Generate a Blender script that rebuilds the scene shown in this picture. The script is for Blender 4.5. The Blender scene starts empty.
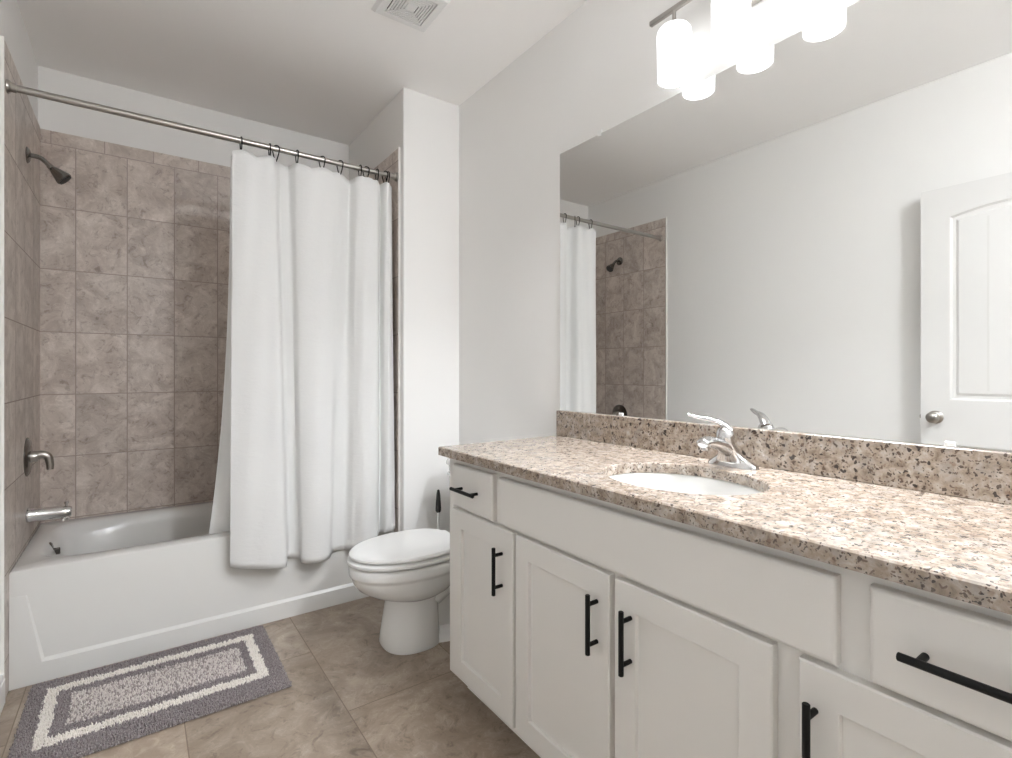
import bpy, bmesh, math, random
from mathutils import Vector, Matrix

S = bpy.context.scene
C = S.collection
PI = math.pi
random.seed(7)

# ------------------------------------------------------------------ camera
cam_data = bpy.data.cameras.new('camera')
cam = bpy.data.objects.new('camera', cam_data); C.objects.link(cam)
cam_data.sensor_width = 36.0
cam_data.lens = 516.657 / 1012 * 36.0
cam_data.shift_y = (370.66 - 379.0) / 1012
cam_data.clip_start = 0.02
cam.location = (0, 0, 1.16)
cam.rotation_euler = (PI / 2, 0, -0.6205)
S.camera = cam

# ------------------------------------------------------------------ world, exposure
world = bpy.data.worlds.new('world'); S.world = world
world.use_nodes = True
world.node_tree.nodes['Background'].inputs[0].default_value = (0.9, 0.95, 1.0, 1)
world.node_tree.nodes['Background'].inputs[1].default_value = 0.3
vs = S.view_settings
S.display_settings.display_device = 'sRGB'
vs.view_transform = 'Standard'; vs.look = 'None'; vs.exposure = 0.0; vs.gamma = 1.0
vs.use_curve_mapping = False
S.cycles.max_bounces = 14; S.cycles.diffuse_bounces = 12; S.cycles.glossy_bounces = 8

SHADE_STRENGTH = 1.2        # frosted vanity shades
BULB_WATTS = 7.4             # bulb light leaving through the open bottom of each shade
FILL_LAMP = 232.0          # added fill lamp on the unseen ceiling behind the camera

# ------------------------------------------------------------------ materials
def srgb(r, g, b):
    f = lambda c: (c / 255 / 12.92) if c / 255 <= 0.04045 else ((c / 255 + 0.055) / 1.055) ** 2.4
    return (f(r), f(g), f(b), 1)

class NT:
    def __init__(s, name):
        s.m = bpy.data.materials.new(name); s.m.use_nodes = True
        s.t = s.m.node_tree; s.b = s.t.nodes['Principled BSDF']
    def n(s, typ, **kw):
        x = s.t.nodes.new(typ)
        for k, v in kw.items(): setattr(x, k, v)
        return x
    def l(s, a, b): s.t.links.new(a, b)
    def pos(s): return s.n('ShaderNodeNewGeometry').outputs['Position']
    def math(s, op, a, b=None, c=None):
        x = s.n('ShaderNodeMath', operation=op)
        for i, v in enumerate((a, b, c)):
            if v is None: continue
            if isinstance(v, (int, float)): x.inputs[i].default_value = v
            else: s.l(v, x.inputs[i])
        return x.outputs[0]
    def noise(s, vec, scale, detail=2.0, rough=0.5, dist=0.0):
        x = s.n('ShaderNodeTexNoise')
        x.inputs['Scale'].default_value = scale; x.inputs['Detail'].default_value = detail
        x.inputs['Roughness'].default_value = rough; x.inputs['Distortion'].default_value = dist
        s.l(vec, x.inputs['Vector']); return x.outputs['Fac']
    def ramp(s, fac, stops):
        x = s.n('ShaderNodeValToRGB'); e = x.color_ramp.elements
        while len(e) < len(stops): e.new(0.5)
        for el, (p, c) in zip(e, stops): el.position = p; el.color = c
        s.l(fac, x.inputs[0]); return x.outputs['Color']
    def mix(s, fac, a, b, mode='MIX'):
        x = s.n('ShaderNodeMix', data_type='RGBA', blend_type=mode)
        for sock, v in ((x.inputs[0], fac), (x.inputs[6], a), (x.inputs[7], b)):
            if isinstance(v, (int, float)): sock.default_value = v
            elif isinstance(v, tuple): sock.default_value = v
            else: s.l(v, sock)
        return x.outputs[2]
    def bump(s, h, strength, dist=0.001):
        x = s.n('ShaderNodeBump'); x.inputs['Strength'].default_value = strength
        x.inputs['Distance'].default_value = dist
        s.l(h, x.inputs['Height']); s.l(x.outputs[0], s.b.inputs['Normal'])

def plain(name, col, rough=0.5, metal=0.0, spec=0.5, coat=0.0):
    k = NT(name); k.b.inputs['Base Color'].default_value = col
    k.b.inputs['Roughness'].default_value = rough; k.b.inputs['Metallic'].default_value = metal
    k.b.inputs['Specular IOR Level'].default_value = spec; k.b.inputs['Coat Weight'].default_value = coat
    return k.m

def paint(name, col, scale, strength, rough=0.6):
    k = NT(name); p = k.pos()
    k.b.inputs['Base Color'].default_value = col; k.b.inputs['Roughness'].default_value = rough
    k.b.inputs['Specular IOR Level'].default_value = 0.3
    k.bump(k.noise(p, scale, 3), strength, 0.0008)
    return k.m

M = {}
M['wall'] = paint('wall_paint', srgb(231, 230, 228), 160, 0.03)
M['ceiling'] = paint('ceiling_paint', srgb(246, 245, 244), 45, 0.5, 0.8)
M['trim'] = plain('white_trim_paint', srgb(220, 219, 217), 0.35)
M['cabinet'] = plain('cabinet_paint', srgb(218, 216, 212), 0.38)
M['black'] = plain('black_metal', srgb(12, 12, 12), 0.45, 0.0, 0.25)
M['chrome'] = plain('chrome', srgb(214, 214, 214), 0.1, 1.0)
M['nickel'] = plain('brushed_nickel', srgb(176, 172, 166), 0.28, 1.0)
M['dark_nickel'] = plain('dark_nickel', srgb(136, 133, 129), 0.16, 1.0)
M['porcelain'] = plain('porcelain', srgb(226, 226, 224), 0.12, 0, 0.5, 0.3)
M['sink'] = plain('sink_porcelain', srgb(208, 207, 204), 0.12, 0, 0.5, 0.3)
M['acrylic'] = plain('tub_acrylic', srgb(213, 212, 209), 0.2, 0, 0.5)
M['white_plastic'] = plain('white_plastic', srgb(230, 230, 229), 0.3)
M['caulk'] = plain('white_caulk', srgb(228, 226, 222), 0.5)
M['dark'] = plain('vent_shade_paint', srgb(30, 29, 28), 0.8)
M['rubber'] = plain('dark_rubber', srgb(38, 36, 35), 0.55)
M['mirror'] = plain('mirror_silver', (0.89, 0.895, 0.885, 1), 0.0, 1.0)
M['mirror_edge'] = plain('mirror_edge', srgb(120, 124, 120), 0.2, 0.4)

k = NT('clear_plastic')
k.b.inputs['Base Color'].default_value = (0.95, 0.95, 0.95, 1); k.b.inputs['Roughness'].default_value = 0.08
k.b.inputs['Transmission Weight'].default_value = 0.7; k.b.inputs['IOR'].default_value = 1.45
M['clear'] = k.m

k = NT('lamp_shade_glass')
k.b.inputs['Base Color'].default_value = (0.95, 0.94, 0.92, 1); k.b.inputs['Roughness'].default_value = 0.25
k.b.inputs['Emission Color'].default_value = (0.925, 0.957, 1.0, 1)
k.b.inputs['Emission Strength'].default_value = SHADE_STRENGTH
M['shade'] = k.m
k = NT('fill_lamp_glow')  # glowing dome of the added fill lamp
k.b.inputs['Base Color'].default_value = (0.95, 0.94, 0.92, 1)
k.b.inputs['Emission Color'].default_value = (0.915, 0.952, 1.0, 1)
k.b.inputs['Emission Strength'].default_value = FILL_LAMP
M['fill_glow'] = k.m

k = NT('curtain_cloth'); p = k.pos()
k.b.inputs['Base Color'].default_value = srgb(219, 219, 218); k.b.inputs['Roughness'].default_value = 0.85
k.b.inputs['Specular IOR Level'].default_value = 0.15
mp = k.n('ShaderNodeMapping'); mp.inputs['Scale'].default_value = (1, 1, 2.2); k.l(p, mp.inputs[0])
k.bump(k.noise(mp.outputs[0], 26, 4, 0.6, 0.6), 0.32, 0.006)
M['curtain'] = k.m
k = NT('liner_vinyl')
k.b.inputs['Base Color'].default_value = srgb(240, 240, 239); k.b.inputs['Roughness'].default_value = 0.4
M['liner'] = k.m

def tile_mat(name, u_axis, u0, uw, v_axis, v0, vh, grout, border=None, cols=None, rough=0.35, mottle=1.0, gw=0.0022, stagger=0.0):
    """stone-look tiles on a grid of position axes; border=(z0, tile width, offset) is a top row of narrow tiles"""
    k = NT(name); p = k.pos()
    sp = k.n('ShaderNodeSeparateXYZ'); k.l(p, sp.inputs[0])
    U, V = sp.outputs[u_axis], sp.outputs[v_axis]
    su = k.math('DIVIDE', k.math('SUBTRACT', U, u0), uw)
    if border:
        top = k.math('GREATER_THAN', V, border[0])
        su = k.math('ADD', su, k.math('MULTIPLY', top, border[1]))
    sv = k.math('DIVIDE', k.math('SUBTRACT', V, v0), vh)
    iu = k.math('FLOOR', su)
    if stagger: sv = k.math('ADD', sv, k.math('MULTIPLY', k.math('MODULO', iu, 2.0), stagger))
    iv = k.math('FLOOR', sv)
    fu, fv = k.math('FRACT', su), k.math('FRACT', sv)
    du = k.math('MULTIPLY', k.math('MINIMUM', fu, k.math('SUBTRACT', 1.0, fu)), uw)
    dv = k.math('MULTIPLY', k.math('MINIMUM', fv, k.math('SUBTRACT', 1.0, fv)), vh)
    d = k.math('MINIMUM', du, dv)
    g = k.math('SUBTRACT', 1.0, k.math('SMOOTH_MIN', 1.0, k.math('DIVIDE', d, gw), 0.2))
    g = k.math('MULTIPLY', k.math('LESS_THAN', d, gw), 1.0)
    cv = k.n('ShaderNodeCombineXYZ'); k.l(iu, cv.inputs[0]); k.l(iv, cv.inputs[1])
    wn = k.n('ShaderNodeTexWhiteNoise', noise_dimensions='3D'); k.l(cv.outputs[0], wn.inputs['Vector'])
    sc = k.n('ShaderNodeVectorMath', operation='SCALE'); k.l(wn.outputs['Color'], sc.inputs[0]); sc.inputs['Scale'].default_value = 9.0
    ad = k.n('ShaderNodeVectorMath', operation='ADD'); k.l(p, ad.inputs[0]); k.l(sc.outputs[0], ad.inputs[1])
    q = ad.outputs[0]
    a = k.noise(q, 8.5 * mottle, 6, 0.66, 0.9)
    b = k.noise(q, 26 * mottle, 6, 0.7, 1.2)
    c1 = k.ramp(a, [(0.36, cols[0]), (0.50, cols[1]), (0.64, cols[2])])
    c2 = k.ramp(b, [(0.36, cols[3]), (0.46, cols[1]), (0.58, cols[1]), (0.70, cols[2])])
    col = k.mix(0.5, c1, c2)
    vein = k.noise(q, 12 * mottle, 6, 0.6, 2.6)
    vr = k.ramp(k.math('ABSOLUTE', k.math('SUBTRACT', vein, 0.5)), [(0.0, (1, 1, 1, 1)), (0.022, (0, 0, 0, 1))])
    vm = k.math('MULTIPLY', k.math('MULTIPLY', vr, k.ramp(a, [(0.42, (0, 0, 0, 1)), (0.6, (1, 1, 1, 1))])), 0.55)
    col = k.mix(vm, col, cols[2])
    hv = k.math('MULTIPLY_ADD', wn.outputs['Value'], 0.16, 0.92)
    hs = k.n('ShaderNodeHueSaturation'); k.l(hv, hs.inputs['Value']); k.l(col, hs.inputs['Color'])
    col = k.mix(g, hs.outputs['Color'], grout)
    k.l(col, k.b.inputs['Base Color'])
    k.l(k.math('MULTIPLY_ADD', g, 0.4, rough), k.b.inputs['Roughness'])
    k.bump(k.math('SUBTRACT', 1.0, g), 0.4, 0.0012)
    return k.m

wt = (srgb(153, 139, 130), srgb(189, 177, 168), srgb(222, 213, 205), srgb(128, 113, 104))
wg = srgb(158, 146, 138)
ZL, ZP = 2.261 - 8 * 0.3043, 0.3043
M['tile_back'] = tile_mat('wall_tile_back', 0, -0.0402 - 0.206 * 4, 0.206, 2, ZL, ZP, wg, (2.261, 0.45), wt)
M['tile_side'] = tile_mat('wall_tile_side', 1, 3.323 - 0.206 * 8, 0.206, 2, ZL, ZP, wg, (2.261, 0.5), wt)
ft = (srgb(118, 104, 91), srgb(147, 132, 117), srgb(182, 168, 153), srgb(96, 82, 71))
M['floor'] = tile_mat('floor_tile', 0, 0.585 - 0.4572 * 8, 0.4572, 1, 1.744 - 0.9144 * 6, 0.9144, srgb(126, 112, 99), None, ft, 0.32, 0.62, 0.0018, 0.5)

def granite():
    k = NT('speckled_granite'); p = k.pos()
    base = k.ramp(k.noise(p, 42, 5, 0.65, 0.4), [(0.30, srgb(113, 99, 87)), (0.45, srgb(149, 135, 121)), (0.58, srgb(172, 160, 148)), (0.74, srgb(194, 187, 179))])
    grey = k.ramp(k.noise(p, 24, 4, 0.6), [(0.52, (0, 0, 0, 1)), (0.66, (1, 1, 1, 1))])
    base = k.mix(k.math('MULTIPLY', grey, 0.55), base, srgb(150, 145, 140))
    rust = k.ramp(k.noise(p, 60, 3, 0.6, 0.3), [(0.60, (0, 0, 0, 1)), (0.68, (1, 1, 1, 1))])
    base = k.mix(k.math('MULTIPLY', rust, 0.55), base, srgb(122, 96, 79))
    wob = k.n('ShaderNodeTexNoise'); wob.inputs['Scale'].default_value = 70; k.l(p, wob.inputs['Vector'])
    sc = k.n('ShaderNodeVectorMath', operation='SCALE'); k.l(wob.outputs['Color'], sc.inputs[0]); sc.inputs['Scale'].default_value = 0.020
    ad = k.n('ShaderNodeVectorMath', operation='ADD'); k.l(p, ad.inputs[0]); k.l(sc.outputs[0], ad.inputs[1])
    for scale, share, rad, col in ((120, 0.13, 0.42, srgb(78, 66, 58)), (84, 0.085, 0.40, srgb(44, 38, 36)), (190, 0.15, 0.46, srgb(98, 82, 71)), (240, 0.10, 0.46, srgb(52, 45, 42))):
        v = k.n('ShaderNodeTexVoronoi'); v.inputs['Scale'].default_value = scale; k.l(ad.outputs[0], v.inputs['Vector'])
        sx = k.n('ShaderNodeSeparateColor'); k.l(v.outputs['Color'], sx.inputs[0])
        m = k.math('MULTIPLY', k.math('LESS_THAN', sx.outputs[0], share), k.math('LESS_THAN', v.outputs['Distance'], rad))
        base = k.mix(k.math('MULTIPLY', m, 0.92), base, col)
    k.l(base, k.b.inputs['Base Color'])
    k.b.inputs['Roughness'].default_value = 0.16
    return k.m
M['granite'] = granite()

def yarn(name, c0, c1):
    k = NT(name); p = k.pos()
    wn = k.n('ShaderNodeObjectInfo')
    col = k.ramp(k.noise(p, 230, 2, 0.6), [(0.35, c0), (0.65, c1)])
    k.l(col, k.b.inputs['Base Color']); k.b.inputs['Roughness'].default_value = 0.95
    k.b.inputs['Specular IOR Level'].default_value = 0.1
    return k.m
M['yarn_grey'] = yarn('grey_yarn', srgb(118, 110, 110), srgb(164, 156, 156))
M['yarn_white'] = yarn('cream_yarn', srgb(226, 219, 211), srgb(244, 239, 232))
M['yarn_fleck'] = yarn('mid_grey_yarn', srgb(142, 133, 131), srgb(184, 175, 172))
M['yarn_mid'] = yarn('pale_grey_yarn', srgb(205, 196, 192), srgb(228, 221, 216))

# ------------------------------------------------------------------ helpers
def link(name, bm, mat, parent=None, smooth=None, label=None):
    bmesh.ops.recalc_face_normals(bm, faces=bm.faces)
    me = bpy.data.meshes.new(name); bm.to_mesh(me); bm.free()
    o = bpy.data.objects.new(name, me); C.objects.link(o)
    for m in (mat if isinstance(mat, (list, tuple)) else [mat]): me.materials.append(m)
    if smooth is not None:
        me.polygons.foreach_set('use_smooth', [True] * len(me.polygons))
        try: me.set_sharp_from_angle(angle=math.radians(smooth))
        except Exception: pass
    if parent is not None:
        o.parent = parent
        o.matrix_parent_inverse = Matrix.Translation(-Vector(parent_world(parent)))
    if label: o['label'] = label
    return o

def parent_world(o):
    v = Vector(o.location)
    while o.parent is not None:
        o = o.parent; v = v if False else Vector((0, 0, 0)) + v
        break
    return v

def tag(o, label, cat, group=None):
    o['label'] = label; o['category'] = cat
    if group: o['group'] = group
    return o

def thing(name, loc, label, cat, group=None):
    o = bpy.data.objects.new(name, None); C.objects.link(o); o.location = loc
    o.empty_display_size = 0.05
    return tag(o, label, cat, group)

def struct(name, bm, mat, smooth=None):
    o = link(name, bm, mat, None, smooth); o['kind'] = 'structure'; return o

def NB(): return bmesh.new()

def box(bm, x0, x1, y0, y1, z0, z1, bev=0.0, seg=2, mi=0):
    r = bmesh.ops.create_cube(bm, size=1.0)
    vs_ = r['verts']
    for v in vs_:
        v.co = Vector((x0 + (v.co.x + .5) * (x1 - x0), y0 + (v.co.y + .5) * (y1 - y0), z0 + (v.co.z + .5) * (z1 - z0)))
    fs = list({f for v in vs_ for f in v.link_faces})
    for f in fs: f.material_index = mi
    if bev > 0:
        es = list({e for v in vs_ for e in v.link_edges})
        bmesh.ops.bevel(bm, geom=es, offset=bev, segments=seg, affect='EDGES', profile=0.5)
    return bm

def loft(bm, rings, cap0=True, cap1=True, closed=True, mi=0):
    R = [[bm.verts.new(p) for p in r] for r in rings]
    n = len(R[0])
    for a, b in zip(R, R[1:]):
        for i in range(n if closed else n - 1):
            j = (i + 1) % n
            f = bm.faces.new((a[i], a[j], b[j], b[i])); f.material_index = mi
    if cap0: bm.faces.new(R[0][::-1]).material_index = mi
    if cap1: bm.faces.new(R[-1]).material_index = mi
    return R

def frame_of(d):
    d = d.normalized()
    up = Vector((0, 0, 1)) if abs(d.z) < 0.95 else Vector((1, 0, 0))
    a = d.cross(up).normalized(); b = a.cross(d).normalized()
    return a, b

def tube(bm, pts, rad, n=16, caps=True, closed=False, flat=1.0):
    pts = [Vector(p) for p in pts]; m = len(pts)
    rad = rad if isinstance(rad, (list, tuple)) else [rad] * m
    rings = []; a = b = None
    for i, p in enumerate(pts):
        if closed: d = pts[(i + 1) % m] - pts[i - 1]
        else: d = pts[min(i + 1, m - 1)] - pts[max(i - 1, 0)]
        d.normalize()
        if a is None: a, b = frame_of(d)
        else:
            a = (a - d * a.dot(d)).normalized(); b = d.cross(a).normalized() * (1 if d.cross(a).dot(b) > 0 else -1)
        rings.append([p + a * math.cos(2 * PI * j / n) * rad[i] + b * math.sin(2 * PI * j / n) * rad[i] * flat for j in range(n)])
    if closed:
        rings.append(rings[0])
        loft(bm, rings, False, False)
        bmesh.ops.remove_doubles(bm, verts=bm.verts, dist=1e-6)
    else: loft(bm, rings, caps, caps)

def lathe(bm, prof, origin, axis=(0, 0, 1), n=32, caps=True):
    """prof: list of (radius, height along axis)"""
    ax = Vector(axis).normalized(); a, b = frame_of(ax); o = Vector(origin)
    rings = [[o + ax * h + (a * math.cos(2 * PI * j / n) + b * math.sin(2 * PI * j / n)) * max(r, 1e-4) for j in range(n)] for r, h in prof]
    loft(bm, rings, caps, caps)

def spline(pts, n):
    """Catmull-Rom through tuples of any length"""
    out = []; m = len(pts) - 1
    for k in range(n):
        t = k / (n - 1) * m; i = min(int(t), m - 1); f = t - i
        p0, p1, p2, p3 = pts[max(i - 1, 0)], pts[i], pts[i + 1], pts[min(i + 2, m)]
        out.append(tuple(0.5 * (2 * b + (c - a) * f + (2 * a - 5 * b + 4 * c - d) * f * f + (3 * b - a - 3 * c + d) * f ** 3)
                         for a, b, c, d in zip(p0, p1, p2, p3)))
    return out

# ------------------------------------------------------------------ room shell
XL, XT, XR, XA = -0.387, -0.378, 1.454, 1.113   # left wall, left tile face, mirror wall, alcove right tile face
YT, YF, YB, Y0 = 2.481, 2.577, 3.323, -1.05     # toilet wall, tub front, back tile face, wall behind the camera
H, ZTILE = 2.628, 2.3245
HX = -1.5

bm = NB(); box(bm, HX - .1, XR + .1, Y0 - .1, YB + .11, -0.08, 0.0); struct('floor', bm, M['floor'])
bm = NB(); box(bm, HX - .1, XR + .1, Y0 - .1, YB + .11, H, H + .08); struct('ceiling', bm, M['ceiling'])
bm = NB()
box(bm, XL - .1, XL, 0.12, YB + .109, 0, H)
box(bm, XL - .1, XL, Y0 - .1, -0.66, 0, H)
box(bm, XL - .1, XL, -0.66, 0.12, 2.06, H)
wall_left = struct('wall_left', bm, M['wall'])
bm = NB(); box(bm, XL, XR + .1, YB + .009, YB + .109, 0, H); wall_back = struct('wall_back', bm, M['wall'])
bm = NB(); box(bm, XR, XR + .1, Y0 - .1, YT, 0, H); wall_right = struct('wall_right', bm, M['wall'])
bm = NB(); box(bm, XA + .009, XR + .1, YT, YB + .009, 0, H, 0.004, 1); wall_alcove = struct('wall_alcove', bm, M['wall'])
bm = NB(); box(bm, XL, XR, Y0 - .1, Y0, 0, H); struct('wall_front', bm, M['wall'])
bm = NB()
box(bm, HX - .1, HX, Y0 - .1, 0.7, 0, H); box(bm, HX, XL - .1, 0.6, 0.7, 0, H); box(bm, HX, XL - .1, Y0 - .1, Y0, 0, H)
struct('wall_hall', bm, M['wall'])

# tile cladding round the tub
bm = NB(); box(bm, XL, XA + .009, YB, YB + .009, 0, ZTILE); link('tile_panel', bm, M['tile_back'], wall_back)
bm = NB(); box(bm, XL, XT, 2.494, YB, 0, ZTILE); link('tile_panel', bm, M['tile_side'], wall_left)
bm = NB(); box(bm, XL, XT + .001, 2.489, 2.494, 0, ZTILE + .004); box(bm, XL, XT + .001, 2.494, YB, ZTILE, ZTILE + .004)
link('tile_edge_strip', bm, M['caulk'], wall_left)
bm = NB(); box(bm, XA, XA + .009, 2.526, YB, 0, ZTILE); link('tile_panel', bm, M['tile_side'], wall_alcove)
bm = NB(); box(bm, XA - .001, XA + .009, 2.520, 2.526, 0, ZTILE + .004); link('tile_edge_strip', bm, M['caulk'], wall_alcove)

def baseboard(name, x0, x1, y0, y1, dx, dy):
    bm = NB()
    if dx: box(bm, x0, x1, y0, y1, 0, .085); box(bm, x0 if dx > 0 else x0 + .004, x1 - .004 if dx > 0 else x1, y0, y1, .085, .10, .002, 1)
    else: box(bm, x0, x1, y0, y1, 0, .085); box(bm, x0, x1, y0 + .004, y1, .085, .10, .002, 1)
    struct(name, bm, M['trim'])
baseboard('baseboard_left', XL, XL + .013, 0.20, 2.488, 1, 0)
baseboard('baseboard_back', XA + .012, XR - .013, YT - .013, YT, 0, 1)
baseboard('baseboard_right', XR - .013, XR, 1.632, YT, -1, 0)

# doorway casing in the left wall behind the camera
bm = NB()
for y0, y1 in ((0.12, 0.18), (-0.72, -0.66)): box(bm, XL, XL + .015, y0, y1, 0, 2.12, .003, 1)
box(bm, XL, XL + .015, -0.66, 0.12, 2.06, 2.12, .003, 1)
for y0, y1 in ((0.105, 0.12), (-0.66, -0.645)): box(bm, XL - .1, XL, y0, y1, 0, 2.06)
box(bm, XL - .1, XL, -0.645, 0.105, 2.045, 2.06)
struct('trim_1', bm, M['trim'])

# ------------------------------------------------------------------ open door folded back against the left wall
DX, DT = -0.29, 0.035
def door_leaf():
    bm = NB(); y0, y1, z0, z1 = 0.134, 0.896, 0.012, 2.05
    yi0, yi1 = y0 + .113, y1 - .113; yc = (y0 + y1) / 2
    hw = (yi1 - yi0) / 2
    def outline(top, inset, arch):
        a, b = yi0 + inset, yi1 - inset; pts = []
        zb, zt = top[0] + inset, top[1] - inset
        pts += [(a, zb), (b, zb)]
        if arch:
            for i in range(17):
                y = b + (a - b) * i / 16; u = (y - yc) / hw
                pts.append((y, zt + 0.036 * (1 - u * u) if abs(u) < 1 else zt))
        else: pts += [(b, zt), (a, zt)]
        return pts
    panels = [((1.019, 1.902), True), ((0.25, 0.803), False)]
    # front skin with moulded panels, back skin flat
    x = DX
    for span, arch in panels:
        rings = []
        for inset, dx in ((0, 0), (.010, -.009), (.022, -.009), (.034, -.003)):
            rings.append([(x + dx, y, z) for y, z in outline(span, inset, arch)])
        R = loft(bm, rings, False, False)
        bm.faces.new(R[-1])
    # frame around panels: stiles and rails as quads
    def q(ya, yb, za, zb): bm.faces.new([bm.verts.new((x, a, b)) for a, b in ((ya, za), (yb, za), (yb, zb), (ya, zb))])
    q(y0, yi0, z0, z1); q(yi1, y1, z0, z1); q(yi0, yi1, z0, .25); q(yi0, yi1, .803, 1.019)
    top = outline(panels[0][0], 0, True)[2:]
    for (ya, za), (yb, zb) in zip(top, top[1:]):
        bm.faces.new([bm.verts.new(p) for p in ((x, ya, za), (x, yb, zb), (x, yb, z1), (x, ya, z1))])
    xb = x - DT
    for pts in ([(xb, y0, z0), (xb, y1, z0), (xb, y1, z1), (xb, y0, z1)], [(x, y0, z0), (x, y1, z0), (xb, y1, z0), (xb, y0, z0)],
                [(x, y0, z1), (x, y1, z1), (xb, y1, z1), (xb, y0, z1)], [(x, y0, z0), (x, y0, z1), (xb, y0, z1), (xb, y0, z0)],
                [(x, y1, z0), (x, y1, z1), (xb, y1, z1), (xb, y1, z0)]):
        bm.faces.new([bm.verts.new(p) for p in pts])
    bmesh.ops.remove_doubles(bm, verts=bm.verts, dist=1e-5)
    return bm
door = struct('door_1', door_leaf(), M['trim'])
bm = NB()
for yy in (0.645, 0.515, 0.385):    # thin strips, painted darker as the shade in the panel's plank grooves
    box(bm, DX - .0045, DX - .0022, yy - .004, yy + .004, 1.065, 1.875)
groove = plain('groove_shade_paint', srgb(214, 213, 210), 0.4)  # door colour toned down to paint in the groove shade
link('groove_shade_strip', bm, groove, door)
for s in (1, -1):
    bm = NB(); xo = DX if s > 0 else DX - DT
    lathe(bm, [(.032, 0), (.032, .004), (.026, .008), (.012, .012), (.011, .026), (.020, .031), (.0265, .040), (.027, .047), (.022, .055), (.010, .059), (.0, .0595)] if s > 0 else
          [(.032, 0), (.032, .004), (.026, .008), (.012, .012), (.011, .022), (.024, .030), (.026, .038), (.018, .046), (.0, .048)], (xo, .838, .932), (s, 0, 0), 28)
    link('door_knob', bm, M['nickel'], door, 40)
bm = NB(); box(bm, DX - .030, DX - .005, .896, .8975, .905, .96); box(bm, DX - .024, DX - .011, .8975, .905, .923, .941, .003, 1)
link('latch_plate', bm, M['nickel'], door)
for z in (.25, 1.05, 1.82):
    bm = NB(); tube(bm, [(DX - DT - .006, .130, z - .045), (DX - DT - .006, .130, z + .045)], .006, 10)
    box(bm, DX - DT - .004, DX - DT, .132, .165, z - .044, z + .044)
    link('hinge', bm, M['nickel'], door)

# ------------------------------------------------------------------ ceiling vent
t = thing('ceiling_vent', (.895, 1.905, H), 'square white exhaust vent cover with concentric slots on the ceiling', 'vent')
vx, vy = .893, 1.903
def sq(h, z): return [(vx - h, vy - h, z), (vx + h, vy - h, z), (vx + h, vy + h, z), (vx - h, vy + h, z)]
bm = NB(); loft(bm, [sq(.119, H), sq(.119, H - .004), sq(.108, H - .016), sq(.079, H - .018), sq(.077, H - .006), sq(.077, H)], False, False)
link('frame', bm, M['white_plastic'], t)
bm = NB(); box(bm, vx - .077, vx + .077, vy - .077, vy + .077, H - .003, H); link('duct_shade_plate', bm, M['dark'], t)  # flat dark plate, painted as the shade inside the duct
for i, h in enumerate((.0735, .063, .0525, .042, .0315)):
    bm = NB(); loft(bm, [sq(h, H - .013), sq(h, H - .0175), sq(h - .0068, H - .018), sq(h - .0068, H - .013), sq(h, H - .013)], False, False)
    link('slat_ring', bm, M['white_plastic'], t)
bm = NB(); box(bm, vx - .021, vx + .021, vy - .021, vy + .021, H - .018, H - .003, .002, 1); link('centre_plate', bm, M['white_plastic'], t)
bm = NB()
for s_ in (-1, 1):
    box(bm, vx - .0766, vx + .0766, vy + s_ * .012 - .0015, vy + s_ * .012 + .0015, H - .0125, H - .003)
    box(bm, vx + s_ * .012 - .0015, vx + s_ * .012 + .0015, vy - .0766, vy + .0766, H - .0125, H - .003)
link('slat_support', bm, M['dark'], t)

# ------------------------------------------------------------------ bathtub
def sqring(cx, cy, a, b, n, z, N=64, skew=0.0):
    out = []
    q = N // 4
    for i in range(N):
        s, f = divmod(i, q); f = f / q * 2 - 1
        px, py = ((f, -1), (1, f), (-f, 1), (-1, -f))[s]
        kk = (abs(px) ** n + abs(py) ** n) ** (1 / n) if n < 50 else 1.0
        X, Y = px / kk, py / kk
        out.append((cx + a * X, cy + b * Y, z + (skew * X if skew else 0)))
    return out
tub = thing('bathtub', (.37, 2.95, 0), 'white alcove bathtub behind the curtain with panelled front apron', 'bathtub')
TZ = .4287
bm = NB()
ocx, ocy, oa, ob = (XT + XA) / 2, (YF + YB) / 2, (XA - XT) / 2 - .0008, (YB - YF) / 2 - .0006
rings = [sqring(ocx, ocy, oa, ob, 60, 0), sqring(ocx, ocy, oa, ob, 60, TZ - .012), sqring(ocx, ocy, oa - .002, ob - .002, 60, TZ - .004),
         sqring(ocx, ocy, oa - .008, ob - .008, 50, TZ)]
icx, icy = .37, 2.955
for a, b, n, z in ((.692, .306, 7, TZ), (.684, .298, 7, TZ - .003), (.678, .292, 6.5, TZ - .009), (.668, .286, 5.5, TZ - .020),
                   (.655, .277, 4.5, TZ - .06), (.635, .262, 4, TZ - .16), (.610, .248, 3.8, TZ - .26), (.575, .228, 3.6, TZ - .315), (.50, .19, 3.4, TZ - .34), (.25, .08, 3, TZ - .345)):
    rings.append(sqring(icx, icy, a, b, n, z))
R = loft(bm, rings, True, True)
d = .010
F = {kk: bm.verts.new(v) for kk, v in dict(A=(XT + .001, YF - d, 0.001), B=(XA - .001, YF - d, 0.001), C=(XA - .001, YF - d, .076), D=(-.288, YF - d, .076), E=(-.333, YF - .0015, .33), G=(XT + .001, YF - .0015, .33),
     C2=(XA - .001, YF, .088), D2=(-.281, YF, .088), E2=(-.329, YF, .332), G2=(XT + .001, YF, .335), B2=(XA - .001, YF, 0.001)).items()}
for f in ('A B C D', 'A D E G', 'C C2 D2 D', 'D D2 E2 E', 'E E2 G2 G', 'B B2 C2 C'): bm.faces.new([F[q] for q in f.split()])
link('tub_body', bm, M['acrylic'], tub, 35)
bm = NB(); lathe(bm, [(.034, 0), (.034, .004), (.030, .008), (.012, .010), (0.0, .010)], (-.301, 2.955, .386), (1, 0, .22), 28)
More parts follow.
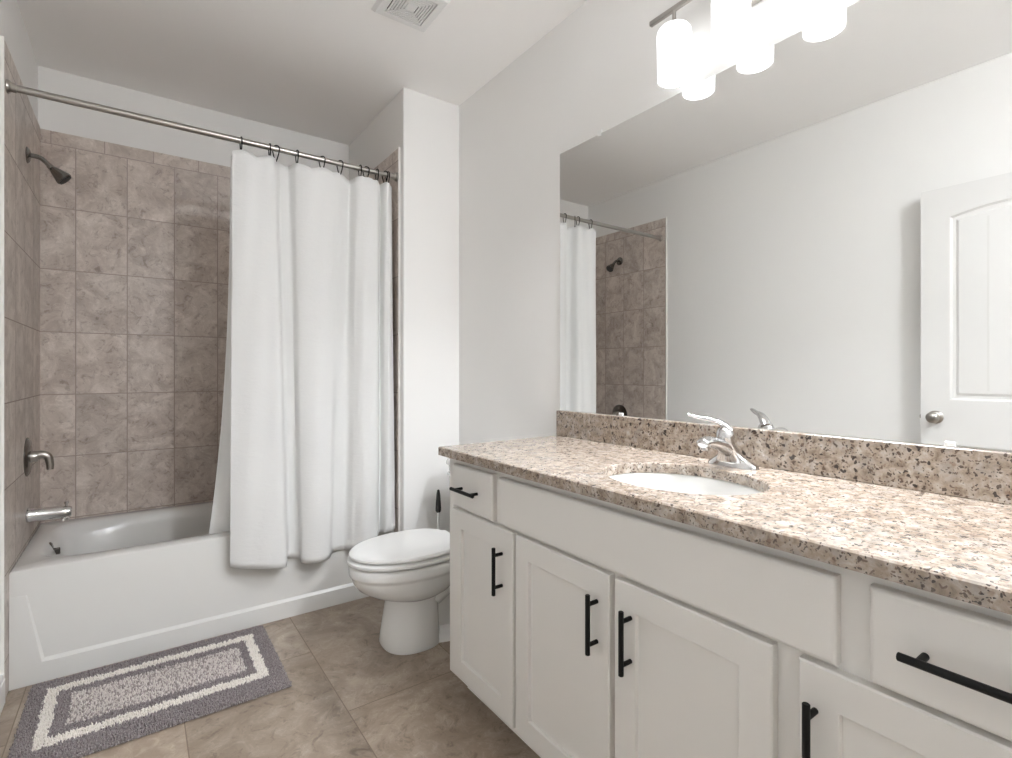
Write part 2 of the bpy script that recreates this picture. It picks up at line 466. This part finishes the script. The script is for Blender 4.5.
box(bm, -.294, -.270, 2.949, 2.961, .364, .392, .003, 1)
link('overflow_plate', bm, M['dark_nickel'], tub, 40)
bm = NB(); lathe(bm, [(.03, 0), (.03, .003), (.02, .005), (.0, .005)], (-.08, 2.955, TZ - .344), (0, 0, 1), 24); link('drain', bm, M['chrome'], tub, 40)

# ------------------------------------------------------------------ shower fittings
FY = 2.955
t = thing('wall_shower', (XT, FY, 2.07), 'brushed metal shower head on curved arm high on left tiles', 'shower head')
bm = NB(); lathe(bm, [(.034, 0), (.034, .003), (.026, .009), (.014, .013), (.0, .013)], (XT, FY, 2.072), (1, 0, 0), 28); link('flange', bm, M['dark_nickel'], t, 40)
bm = NB(); arm = spline([(XT + .004, FY, 2.072), (XT + .026, FY, 2.073), (XT + .046, FY, 2.068), (XT + .062, FY, 2.054), (XT + .074, FY, 2.040)], 18)
tube(bm, arm, .0095, 14); link('shower_arm', bm, M['dark_nickel'], t, 60)
bm = NB(); hd = Vector((.72, 0, -.69)).normalized(); ho = Vector(arm[-1])
lathe(bm, [(.0, -.006), (.011, -.006), (.012, .003), (.011, .008), (.014, .011), (.017, .019), (.029, .053), (.031, .058), (.0315, .066), (.028, .070), (.0, .068)], ho, hd, 28)
link('spray_head', bm, M['dark_nickel'], t, 35)
bm = NB(); lathe(bm, [(.0265, .0702), (.0265, .072), (.0, .0725)], ho, hd, 28); link('spray_face', bm, M['rubber'], t, 40)

t = thing('shower_valve', (XT, FY, .79), 'round shower valve plate with curved lever on left tiles', 'shower valve')
bm = NB(); lathe(bm, [(.082, 0), (.082, .003), (.070, .010), (.034, .014), (.0, .014)], (XT, FY, .795), (1, 0, 0), 40); link('escutcheon', bm, M['dark_nickel'], t, 40)
bm = NB(); lathe(bm, [(.024, .012), (.024, .030), (.020, .036), (.0, .036)], (XT, FY, .795), (1, 0, 0), 24)
tube(bm, spline([(XT + .028, FY, .797), (XT + .048, FY, .801), (XT + .066, FY, .792), (XT + .073, FY, .765), (XT + .074, FY, .735)], 18), [.019 - .007 * i / 17 for i in range(18)], 16)
link('lever', bm, M['nickel'], t, 50)

t = thing('tub_spout', (XT, FY, .55), 'chrome tub spout with diverter knob on left tiles above tub', 'tub spout')
bm = NB(); lathe(bm, [(.030, 0), (.030, .012), (.027, .018), (.0265, .10), (.024, .138), (.020, .146), (.0, .146)], (XT, FY, .548), (1, 0, -.03), 28)
box(bm, XT + .112, XT + .140, FY - .014, FY + .014, .508, .530, .005, 2)
link('spout_body', bm, M['chrome'], t, 40)
bm = NB(); lathe(bm, [(.004, 0), (.004, .012), (.0075, .013), (.0075, .023), (.0, .024)], (XT + .128, FY, .566), (0, 0, 1), 16); link('diverter_knob', bm, M['chrome'], t, 40)

# ------------------------------------------------------------------ shower rod, rings, curtain, liner
RY, RZ, RR = 2.539, 2.176, .0132
t = thing('shower_rod', (.37, RY, RZ), 'brushed metal shower curtain rod spanning the tub alcove', 'curtain rod')
bm = NB(); tube(bm, [(XT + .002, RY, RZ), (.42, RY, RZ)], RR, 24); tube(bm, [(.42, RY, RZ), (XA - .002, RY, RZ)], RR - .0012, 24); link('rod_tube', bm, M['nickel'], t, 40)
for x, s in ((XT + .0005, 1), (XA - .0015, -1)):
    bm = NB(); lathe(bm, [(.024, 0), (.024, .004), (.021, .009), (.0165, .012), (.0165, .026), (.0, .026)], (x, RY, RZ), (s, 0, 0), 28); link('flange', bm, M['nickel'], t, 40)

ring_x = [.375, .492, .519, .611, .726, .812, .913, .944, 1.002, 1.045, 1.06]
ring_words = ['leftmost black curtain ring on the shower rod, at the free curtain edge', 'second black curtain ring from the left, beside a close neighbour',
              'third black curtain ring from the left, turned half sideways', 'fourth black curtain ring from the left on the rod',
              'fifth black curtain ring from the left, turned on the rod', 'sixth black curtain ring, middle of the row on the rod',
              'seventh black curtain ring from the left, before the bunched folds', 'eighth black curtain ring from the left, in the bunched folds',
              'ninth black curtain ring, third from the right wall', 'tenth black curtain ring, second from the right wall', 'rightmost black curtain ring, nearest the alcove right wall']
yaw = [.08, .06, .75, .12, .6, .62, .1, .7, .08, .55, .15]
loop = []
for i in range(40):
    a = 2 * PI * i / 40
    zz = math.cos(a); w = .0185 * math.sin(a) * (1.0 if zz > 0 else 1 - .45 * (-zz))
    loop.append((0.0, w, (.0185 * zz if zz > 0 else .052 * zz)))
bm = NB(); tube(bm, loop, .0026, 8, closed=True)
lathe(bm, [(.0, -.005), (.0045, -.003), (.0045, .003), (.0, .005)], (0, 0, -.052), (0, 0, 1), 10)
ring0 = link('curtain_ring', bm, M['black'], None, 60)
for i, (x, a) in enumerate(zip(ring_x, yaw)):
    o = ring0 if i == 0 else ring0.copy()
    if i: C.objects.link(o)
    o.location = (x, RY, RZ - .0025); o.rotation_euler = (0, 0, a)
    tag(o, ring_words[i], 'curtain ring', 'black curtain rings on the shower rod')

TOP = [(0.338, 2.525), (0.394, 2.51), (0.455, 2.51), (0.506, 2.515), (0.532, 2.562), (0.577, 2.566), (0.607, 2.525), (0.67, 2.505), (0.756, 2.512), (0.816, 2.535), (0.866, 2.566), (0.891, 2.52), (0.931, 2.505), (0.992, 2.515), (1.024, 2.56), (1.034, 2.525), (1.054, 2.515), (1.085, 2.55)]
BOT = [(0.33, 2.53, 0.306), (0.405, 2.505, 0.288), (0.484, 2.488, 0.274), (0.548, 2.485, 0.268), (0.577, 2.555, 0.283), (0.625, 2.562, 0.271), (0.632, 2.515, 0.261), (0.697, 2.48, 0.261), (0.75, 2.495, 0.264), (0.782, 2.552, 0.273), (0.84, 2.562, 0.267), (0.874, 2.53, 0.274), (0.915, 2.49, 0.292), (0.98, 2.49, 0.304), (1.019, 2.555, 0.31), (1.041, 2.515, 0.327), (1.066, 2.51, 0.329), (1.103, 2.545, 0.334)]
NU, NV = 240, 70
ts, bs = spline(TOP, NU), spline(BOT, NU)
def top_z(x):
    return 2.128 - .030 * min(1.0, (min(abs(x - r) for r in ring_x) / .05) ** 1.5 * .55) if x < 1.07 else 2.122
rnd = random.Random(3)
bm = NB(); rows = []
for j in range(NV + 1):
    v = j / NV; row = []
    for i in range(NU):
        xt, yt = ts[i]; xb, yb, zb = bs[i]; zt = top_z(xt)
        e = v ** 1.15 if i < 30 else v
        x = xt + (xb - xt) * e; y = yt + (yb - yt) * v; z = zt + (zb - zt) * v
        y += .0035 * math.sin(i * .075 + 5 * v) * v + .0018 * math.sin(i * .31 + 9 * v)
        if v > .75: y += .0028 * math.sin(i * .22 + 40 * v) * (v - .75) * 4
        y = min(y, 2.566)
        row.append(bm.verts.new((x, y, z)))
    rows.append(row)
for a, b in zip(rows, rows[1:]):
    for i in range(NU - 1): bm.faces.new((a[i], a[i + 1], b[i + 1], b[i]))
cur = link('shower_curtain', bm, M['curtain'], None, 180)
md = cur.modifiers.new('thick', 'SOLIDIFY'); md.thickness = .0015; md.offset = 0
tag(cur, 'white cloth shower curtain gathered to the right, hanging outside the tub', 'shower curtain')

bm = NB(); rows = []
for j in range(41):
    v = j / 40; row = []
    for i in range(121):
        s = i / 120
        x0, x1 = .340 + (.256 - .340) * v ** 2.8, 1.088
        x = x0 + (x1 - x0) * s
        y = 2.582 + v * .113 + .009 * math.sin(s * 44 + 1) * (.4 + .6 * v)
        row.append(bm.verts.new((x, max(y, 2.570), 2.118 + (.335 - 2.118) * v)))
    rows.append(row)
for a, b in zip(rows, rows[1:]):
    for i in range(120): bm.faces.new((a[i], a[i + 1], b[i + 1], b[i]))
lin = link('shower_liner', bm, M['liner'], None, 180)
md = lin.modifiers.new('thick', 'SOLIDIFY'); md.thickness = .001; md.offset = 0
tag(lin, 'plain white shower liner behind the curtain, hanging inside the tub', 'shower liner')

# ------------------------------------------------------------------ toilet (faces -x)
TY = 2.06
toilet = thing('toilet', (1.05, TY, 0), 'white two-piece toilet with closed lid beside the vanity', 'toilet')
def egg(xf, xb, w, z, N=56, pf=2.0, pb=2.6, fr=.56):
    L = xb - xf; xc = xf + L * fr; out = []
    for i in range(N):
        a = 2 * PI * i / N; c, s = math.cos(a), math.sin(a)
        pw = pf if c < 0 else pb
        ex = abs(c) ** (2 / pw); ey = abs(s) ** (2 / pw)
        out.append((xc + (-(xc - xf) * ex if c < 0 else (xb - xc) * ex), TY + w * ey * (1 if s >= 0 else -1), z))
    return out
bm = NB()
loft(bm, [egg(.838, 1.080, .124, 0, pf=2.4), egg(.834, 1.080, .126, .012, pf=2.4), egg(.842, 1.076, .122, .06, pf=2.4), egg(.852, 1.072, .119, .12, pf=2.4), egg(.862, 1.070, .117, .19, pf=2.3), egg(.860, 1.072, .118, .208, pf=2.2),
          egg(.826, 1.085, .136, .219, pf=2.1), egg(.778, 1.12, .158, .236), egg(.738, 1.15, .171, .262), egg(.718, 1.170, .175, .290), egg(.712, 1.176, .178, .308), egg(.711, 1.177, .179, .316), egg(.703, 1.184, .1845, .322), egg(.701, 1.185, .185, .330), egg(.701, 1.185, .185, .357), egg(.708, 1.18, .178, .365)])
loft(bm, [egg(1.0, 1.36, .075, 0, pf=2.5), egg(1.0, 1.36, .072, .12, pf=2.5), egg(1.0, 1.30, .080, .22, pf=2.5), egg(1.0, 1.40, .125, .30, pf=3, pb=5), egg(1.0, 1.41, .14, .36, pf=3, pb=5)])
loft(bm, [egg(.98, 1.38, .125, 0, pf=2.5), egg(.98, 1.38, .123, .03, pf=2.5), egg(1.0, 1.36, .10, .05, pf=2.5)])
tube(bm, spline([(1.04, TY - .07, .19), (1.12, TY - .092, .245), (1.22, TY - .088, .22), (1.26, TY - .08, .12), (1.22, TY - .075, .03)], 20), .040, 14)
tube(bm, spline([(1.04, TY + .07, .19), (1.12, TY + .092, .245), (1.22, TY + .088, .22), (1.26, TY + .08, .12), (1.22, TY + .075, .03)], 20), .040, 14)
link('bowl', bm, M['porcelain'], toilet, 50)
bm = NB()
loft(bm, [egg(.700, 1.16, .182, .3725), egg(.694, 1.165, .187, .3765), egg(.694, 1.165, .187, .386), egg(.700, 1.16, .182, .390)])
link('seat', bm, M['white_plastic'], toilet, 40)
bm = NB()
loft(bm, [egg(.706, 1.170, .178, .398), egg(.702, 1.175, .182, .402), egg(.702, 1.175, .182, .409), egg(.708, 1.170, .177, .415), egg(.74, 1.13, .150, .4185), egg(.82, 1.05, .09, .420)])
link('lid', bm, M['white_plastic'], toilet, 40)
for s in (-1, 1):
    bm = NB(); box(bm, 1.145, 1.185, TY + s * .075 - .02, TY + s * .075 + .02, .366, .410, .006, 2); link('hinge', bm, M['white_plastic'], toilet, 40)
for x, y in ((.76, .08), (.76, -.08), (1.05, .15), (1.05, -.15)):
    bm = NB(); box(bm, x - .01, x + .01, TY + y - .006, TY + y + .006, .364, .3735); box(bm, x - .01, x + .01, TY + y * .98 - .006, TY + y * .98 + .006, .3895, .399); link('bumper', bm, M['white_plastic'], toilet)
bm = NB()
def rr(x0, x1, w, z, N=48): return [(p[0], p[1], z) for p in sqring((x0 + x1) / 2, TY, (x1 - x0) / 2, w, 9, z, N)]
loft(bm, [rr(1.285, 1.42, .165, .358), rr(1.262, 1.432, .178, .37), rr(1.256, 1.436, .183, .42), rr(1.25, 1.440, .193, .58), rr(1.248, 1.440, .198, .695)])
link('tank', bm, M['porcelain'], toilet, 40)
bm = NB()
loft(bm, [rr(1.244, 1.443, .202, .695), rr(1.238, 1.446, .207, .699), rr(1.238, 1.446, .207, .716), rr(1.246, 1.440, .200, .726)])
link('tank_lid', bm, M['porcelain'], toilet, 40)
bm = NB(); lathe(bm, [(.013, 0), (.013, .006), (.008, .010), (.008, .018), (.0, .018)], (1.249, TY + .150, .660), (-1, 0, 0), 20)
tube(bm, spline([(1.235, TY + .150, .660), (1.232, TY + .12, .657), (1.232, TY + .085, .650)], 8), [.008, .007, .006, .006, .006, .007, .008, .008], 12)
link('flush_lever', bm, M['chrome'], toilet, 50)

# toilet brush behind the toilet
bx, by = 1.262, 2.365
t = thing('toilet_brush', (bx, by, 0), 'toilet brush with black tapered handle standing behind the toilet', 'toilet brush')
bm = NB(); lathe(bm, [(.048, 0), (.050, .004), (.050, .10), (.044, .13), (.030, .14), (.020, .145), (.0, .145)], (bx, by, 0), (0, 0, 1), 28); link('holder', bm, M['white_plastic'], t, 40)
bm = NB(); lathe(bm, [(.0065, .14), (.0065, .445), (.0, .445)], (bx, by, 0), (0, 0, 1), 16); link('shaft', bm, M['white_plastic'], t, 40, 'white shaft')
bm = NB(); lathe(bm, [(.0, .432), (.010, .432), (.0145, .440), (.0150, .452), (.0135, .480), (.010, .525), (.0065, .546), (.0, .549)], (bx, by, 0), (0, 0, 1), 20); link('handle', bm, M['rubber'], t, 50, 'black rubber handle')

# ------------------------------------------------------------------ bath rug
rx0, rx1, ry0, ry1 = -.312, .464, 1.996, 2.540
rug = thing('bath_rug', ((rx0 + rx1) / 2, (ry0 + ry1) / 2, 0), 'grey shag bath rug with cream border lying along the tub', 'rug')
bm = NB(); box(bm, rx0 + .004, rx1 - .004, ry0 + .004, ry1 - .004, 0, .006, .002, 1); link('backing', bm, plain('rug_backing', srgb(112, 104, 100), .9), rug)
bm = NB(); rg = random.Random(11)
step = .0052
ny, nx = int((ry1 - ry0) / step), int((rx1 - rx0) / step)
for iy in range(ny):
    for ix in range(nx):
        x = rx0 + (ix + .5 + rg.uniform(-.45, .45)) * step; y = ry0 + (iy + .5 + rg.uniform(-.45, .45)) * step
        xw = x + .0016 * math.sin(y * 61) + .0012 * math.sin(y * 143); yw = y + .0016 * math.sin(x * 47) + .0012 * math.sin(x * 119)
        inb = lambda X0, X1, Y0_, Y1: X0 < xw < X1 and Y0_ < yw < Y1
        if inb(-.185, .342, 2.185, 2.388): mi = 2 if rg.random() < .62 else 0
        elif inb(-.226, .372, 2.143, 2.432): mi = 0
        elif inb(-.262, .407, 2.098, 2.474): mi = 1
        else: mi = 0
        if mi == 0 and inb(-.185, .342, 2.185, 2.388): mi = 3
        h = .018 + rg.uniform(-.0035, .003)
        edge = min(x - rx0, rx1 - x, y - ry0, ry1 - y)
        h *= min(1.0, .62 + edge / .03)
        w = .0036; a = rg.uniform(0, PI); tx, ty = rg.uniform(-.005, .005), rg.uniform(-.005, .005)
        base = [bm.verts.new((x + w * math.cos(a + q * 2 * PI / 3), y + w * math.sin(a + q * 2 * PI / 3), .004)) for q in range(3)]
        mid = [bm.verts.new((x + tx * .5 + w * .85 * math.cos(a + .4 + q * 2 * PI / 3), y + ty * .5 + w * .85 * math.sin(a + .4 + q * 2 * PI / 3), h * .75)) for q in range(3)]
        tip = bm.verts.new((x + tx, y + ty, h))
        for q in range(3):
            r_ = (q + 1) % 3
            f = bm.faces.new((base[q], base[r_], mid[r_], mid[q])); f.material_index = mi
            f = bm.faces.new((mid[q], mid[r_], tip)); f.material_index = mi
pile = link('pile', bm, [M['yarn_grey'], M['yarn_white'], M['yarn_mid'], M['yarn_fleck']], rug, 180)
pile['kind'] = 'stuff'

# ------------------------------------------------------------------ vanity cabinet
FX, DFX = .917, .897          # face frame front, door front
VY0, VY1, VZ = .025, 1.630, .858
van = thing('vanity_cabinet', (1.18, .83, 0), 'long white shaker vanity cabinet with black bar pulls', 'cabinet')
bm = NB()
box(bm, FX, XR - .001, VY1 - .018, VY1, .085, VZ); box(bm, FX, XR - .001, VY0, VY0 + .018, .085, VZ)
box(bm, FX + .022, XR - .001, VY0 + .018, VY1 - .018, .085, .103)
stiles = ((VY0 + .018, .085), (.305, .475), (.81, .86), (1.19, 1.345), (VY1 - .065, VY1 - .018))
for ya, yb in stiles: box(bm, FX, FX + .019, ya, yb, .085, VZ)
for (_, ya), (yb, _) in zip(stiles, stiles[1:]):
    for za, zb in ((.085, .125), (.66, .71), (.831, VZ)): box(bm, FX, FX + .019, ya, yb, za, zb)
box(bm, FX + .019, FX + .022, VY0 + .018, VY1 - .018, .085, VZ)           # dust panel behind the openings
link('body', bm, M['cabinet'], van)
bm = NB(); box(bm, FX + .068, FX + .085, VY0 + .01, VY1 - .01, 0, .085); box(bm, FX + .085, XR - .002, VY1 - .028, VY1 - .01, 0, .085); box(bm, FX + .085, XR - .002, VY0 + .01, VY0 + .028, 0, .085)
link('toe_kick', bm, M['cabinet'], van)

def shaker(y0, y1, z0, z1):
    bm = NB(); w = .062
    def rect(x, i): return [(x, y0 + i, z0 + i), (x, y1 - i, z0 + i), (x, y1 - i, z1 - i), (x, y0 + i, z1 - i)]
    loft(bm, [rect(FX, 0), rect(DFX + .003, 0), rect(DFX, .003), rect(DFX, w - .001), rect(DFX + .0012, w), rect(DFX + .0095, w + .0014), rect(DFX + .0095, w + .004)])
    return bm
def slab(y0, y1, z0, z1):
    bm = NB()
    def rect(x, i): return [(x, y0 + i, z0 + i), (x, y1 - i, z0 + i), (x, y1 - i, z1 - i), (x, y0 + i, z1 - i)]
    loft(bm, [rect(FX, 0), rect(DFX + .007, 0), rect(DFX + .0035, .0012), rect(DFX + .001, .004), rect(DFX, .007)])
    return bm
def pull(y, z, vertical, parent, L=.142, P=.096):
    bm = NB(); xb = .866
    u = Vector((0, 0, 1)) if vertical else Vector((0, 1, 0))
    c = Vector((xb, y, z))
    lathe(bm, [(.0, -L / 2), (.005, -L / 2), (.006, -L / 2 + .001), (.006, L / 2 - .001), (.005, L / 2), (.0, L / 2)], c, u, 18)
    for s in (-1, 1):
        q = c + u * s * P / 2
        tube(bm, [q, Vector((DFX, q.y, q.z))], .0052, 12)
    link('handle', bm, M['black'], parent, 40, 'black bar pull')
for (y0, y1), hy in (((1.222, 1.580), 1.276), ((.842, 1.210), .8805), ((.461, .826), .777), ((.065, .418), .391)):
    dd = link('door', shaker(y0, y1, .108, .682), M['cabinet'], van)
    pull(hy, .5595, True, dd)
for (y0, y1), hy in (((1.332, 1.576), 1.4635), ((.068, .316), .199)):
    dd = link('drawer', slab(y0, y1, .690, .836), M['cabinet'], van)
    pull(hy, .7605, False, dd)
link('false_front', slab(.361, 1.300, .692, .834), M['cabinet'], van)

# ------------------------------------------------------------------ countertop with oval cut-out and backsplash
CX0, CY0, CY1, CZ, CT = .877, 0.008, 1.643, .8885, .0295
SX, SY, SA, SB = 1.135, .82, .172, .212
top = thing('countertop', (1.16, .83, CZ - CT), 'beige speckled granite countertop with backsplash on the vanity', 'countertop')
bm = NB(); N = 96
def rect_pts(x0, x1, y0, y1, z): # same angular count as the oval
    cx_, cy_ = SX, SY; out = []
    corners = [(x1, y1), (x0, y1), (x0, y0), (x1, y0)]
    angs = [2 * PI * i / N for i in range(N)]
    for a in angs:
        c, s = math.cos(a) * SA, math.sin(a) * SB
        tt = min([( (x1 - cx_) / c if c > 1e-9 else (x0 - cx_) / c if c < -1e-9 else 1e9), ((y1 - cy_) / s if s > 1e-9 else (y0 - cy_) / s if s < -1e-9 else 1e9)])
        out.append([cx_ + c * tt, cy_ + s * tt, z])
    for cx2, cy2 in corners:
        k_ = min(range(N), key=lambda i: (out[i][0] - cx2) ** 2 + (out[i][1] - cy2) ** 2); out[k_][0], out[k_][1] = cx2, cy2
    return [tuple(p) for p in out]
def oval(f, z): return [(SX + SA * f * math.cos(2 * PI * i / N), SY + SB * f * math.sin(2 * PI * i / N), z) for i in range(N)]
x1 = XR - .001
rings = [oval(1, CZ - CT), rect_pts(CX0, x1, CY0, CY1, CZ - CT), rect_pts(CX0, x1, CY0, CY1, CZ - .003), rect_pts(CX0 + .003, x1, CY0 + .003, CY1 - .003, CZ), oval(1.012, CZ), oval(1, CZ - .003), oval(1, CZ - CT)]
loft(bm, rings, False, False); bmesh.ops.remove_doubles(bm, verts=bm.verts, dist=1e-6)
link('slab', bm, M['granite'], top)
bm = NB(); box(bm, XR - .0215, XR - .001, CY0, CY1, CZ, .9935, .002, 1); link('backsplash', bm, M['granite'], top)

# undermount basin
t = thing('sink_basin', (SX, SY, CZ - CT - .15), 'white oval undermount sink basin in the granite top', 'sink')
bm = NB()
prof = [(1.10, 0), (1.02, 0), (1.0, -.004), (.97, -.03), (.90, -.075), (.78, -.112), (.55, -.132), (.22, -.138), (.10, -.139)]
rings = [oval(f, CZ - CT + z) for f, z in prof] + [oval(f + .02, CZ - CT + z - .012) for f, z in prof[::-1][:-1]] + [oval(1.10, CZ - CT - .012), oval(1.10, CZ - CT)]
loft(bm, rings, False, False); bmesh.ops.remove_doubles(bm, verts=bm.verts, dist=1e-6)
link('basin', bm, M['sink'], t, 50)
bm = NB(); lathe(bm, [(.026, -.006), (.026, .003), (.019, .004), (.018, .001), (.015, .005), (.0, .007)], (SX, SY, CZ - CT - .139), (0, 0, 1), 24); link('drain', bm, M['chrome'], t, 40)

# faucet
fx, fy = 1.378, .82
fau = thing('faucet', (fx, fy, CZ), 'chrome single-lever faucet behind the sink basin', 'faucet')
bm = NB()
def fo(a, b, z, dx=0.0, n=2.3): return sqring(fx + dx, fy, a, b, n, CZ + z, 48)
loft(bm, [fo(.027, .074, 0, 0, 2.6), fo(.027, .074, .006, 0, 2.6), fo(.0255, .070, .011, 0, 2.4), fo(.025, .062, .016, -.001), fo(.0245, .049, .024, -.004), fo(.0235, .036, .034, -.010), fo(.0235, .029, .046, -.018), fo(.0235, .026, .060, -.030), fo(.0235, .0245, .070, -.038)])
link('base', bm, M['chrome'], fau, 60)
bm = NB()
sp = spline([(fx - .020, fy, CZ + .046), (fx - .060, fy, CZ + .064), (fx - .100, fy, CZ + .076), (fx - .132, fy, CZ + .079), (fx - .150, fy, CZ + .072)], 22)
rad = [.0245 - .007 * i / 21 for i in range(22)]; rad[-1] = .011; rad[-2] = .0145
tube(bm, sp, rad, 20, flat=.74)
lathe(bm, [(.0115, 0), (.0115, .016), (.009, .017), (.0, .015)], (fx - .134, fy, CZ + .074), (0, 0, -1), 18)
link('spout', bm, M['chrome'], fau, 60)
bm = NB()
hx = fx - .040
lathe(bm, [(.0235, .060), (.0245, .066), (.0245, .088), (.0225, .100), (.017, .110), (.008, .115), (.0, .116)], (hx + .012, fy, CZ), (-.12, 0, 1), 24)
lv = spline([(hx + .014, fy - .008, CZ + .104), (hx + .002, fy + .006, CZ + .121), (hx - .020, fy + .028, CZ + .134), (hx - .042, fy + .055, CZ + .139), (hx - .058, fy + .077, CZ + .146)], 22)
tube(bm, lv, [.0175 - .0105 * i / 21 for i in range(22)], 16, flat=.62)
link('lever', bm, M['chrome'], fau, 60)
# ------------------------------------------------------------------ mirror
MX = 1.4498
t = thing('mirror', (XR, .84, .994), 'large frameless wall mirror above the granite backsplash', 'mirror')
bm = NB(); box(bm, MX, XR - .0002, .04, 1.638, .9945, 2.071)
for f in bm.faces: f.material_index = 0 if f.calc_center_median().x < MX + 1e-4 else 1
link('glass', bm, [M['mirror'], M['mirror_edge']], t)
for y, z, s in ((1.407, 2.071, 1), (.30, 2.071, 1), (1.30, .9945, -1), (.355, .9945, -1)):
    bm = NB(); box(bm, MX - .004, XR - .0003, y - .011, y + .011, z + (.0 if s > 0 else -.0005), z + (.014 if s > 0 else .0003), .0, 1)
    box(bm, MX - .004, MX - .0005, y - .009, y + .009, z - (.010 if s > 0 else 0), z + (.004 if s > 0 else .010), .001, 1)
    link('mirror_clip', bm, M['white_plastic'], t, None, 'pale plastic clip')

# ------------------------------------------------------------------ vanity light
LX, LYS, LZB = 1.385, (1.022, .830, .638), 2.082
vl = thing('vanity_light', (XR, .83, 2.27), 'three-shade vanity light with metal bar above the mirror', 'wall light')
bm = NB(); box(bm, LX - .007, LX + .007, .545, 1.115, 2.298, 2.314, .002, 1); link('bar', bm, M['nickel'], vl)
bm = NB(); box(bm, XR - .022, XR - .0005, .755, .905, 2.215, 2.345, .006, 2)
tube(bm, [(XR - .02, .83, 2.306), (LX, .83, 2.306)], .009, 14); link('wall_plate', bm, M['nickel'], vl, 40)
for y in LYS:
    bm = NB(); lathe(bm, [(.006, 0), (.006, -.036), (.022, -.042), (.024, -.054), (.0, -.054)], (LX, y, 2.300), (0, 0, 1), 20); link('shade_holder', bm, M['nickel'], vl, 40)
    bm = NB()
    pr = [(.006, 2.2475), (.034, 2.2465), (.046, 2.242), (.0515, 2.234), (.053, 2.222), (.0505, LZB), (.0465, LZB), (.049, 2.222), (.045, 2.236), (.03, 2.242), (.006, 2.243)]
    lathe(bm, [(r, z) for r, z in pr], (LX, y, 0), (0, 0, 1), 40, caps=False)
    link('shade', bm, M['shade'], vl, 40)
    bm = NB(); lathe(bm, [(.012, 2.244), (.013, 2.225), (.016, 2.21), (.027, 2.175), (.029, 2.155), (.024, 2.135), (.012, 2.122), (.0, 2.120)], (LX, y, 0), (0, 0, 1), 24)
    link('bulb', bm, M['shade'], vl, 60)
    ld = bpy.data.lights.new('bulb_light', 'AREA'); ld.shape = 'DISK'; ld.size = .088; ld.spread = math.radians(140); ld.energy = BULB_WATTS; ld.color = (0.925, 0.957, 1.0)
    lo = bpy.data.objects.new('bulb_light', ld); C.objects.link(lo); lo.location = (LX, y, LZB + .006); lo.parent = vl
    lo.matrix_parent_inverse = Matrix.Translation(-Vector(vl.location))

# ------------------------------------------------------------------ unseen fill lamp, added behind the camera to brighten the room
cl = thing('added_fill_lamp', (1.15, -.80, H), 'round flush fill lamp added out of view behind the viewpoint', 'fill light')
bm = NB(); lathe(bm, [(.17, 0), (.17, -.02), (.155, -.028), (.0, -.028)], (1.15, -.80, H), (0, 0, 1), 40); link('rim', bm, M['nickel'], cl, 40)
bm = NB(); lathe(bm, [(.150, -.026), (.145, -.05), (.12, -.075), (.07, -.092), (.0, -.098)], (1.15, -.80, H), (0, 0, 1), 40); link('diffuser', bm, M['fill_glow'], cl, 60)
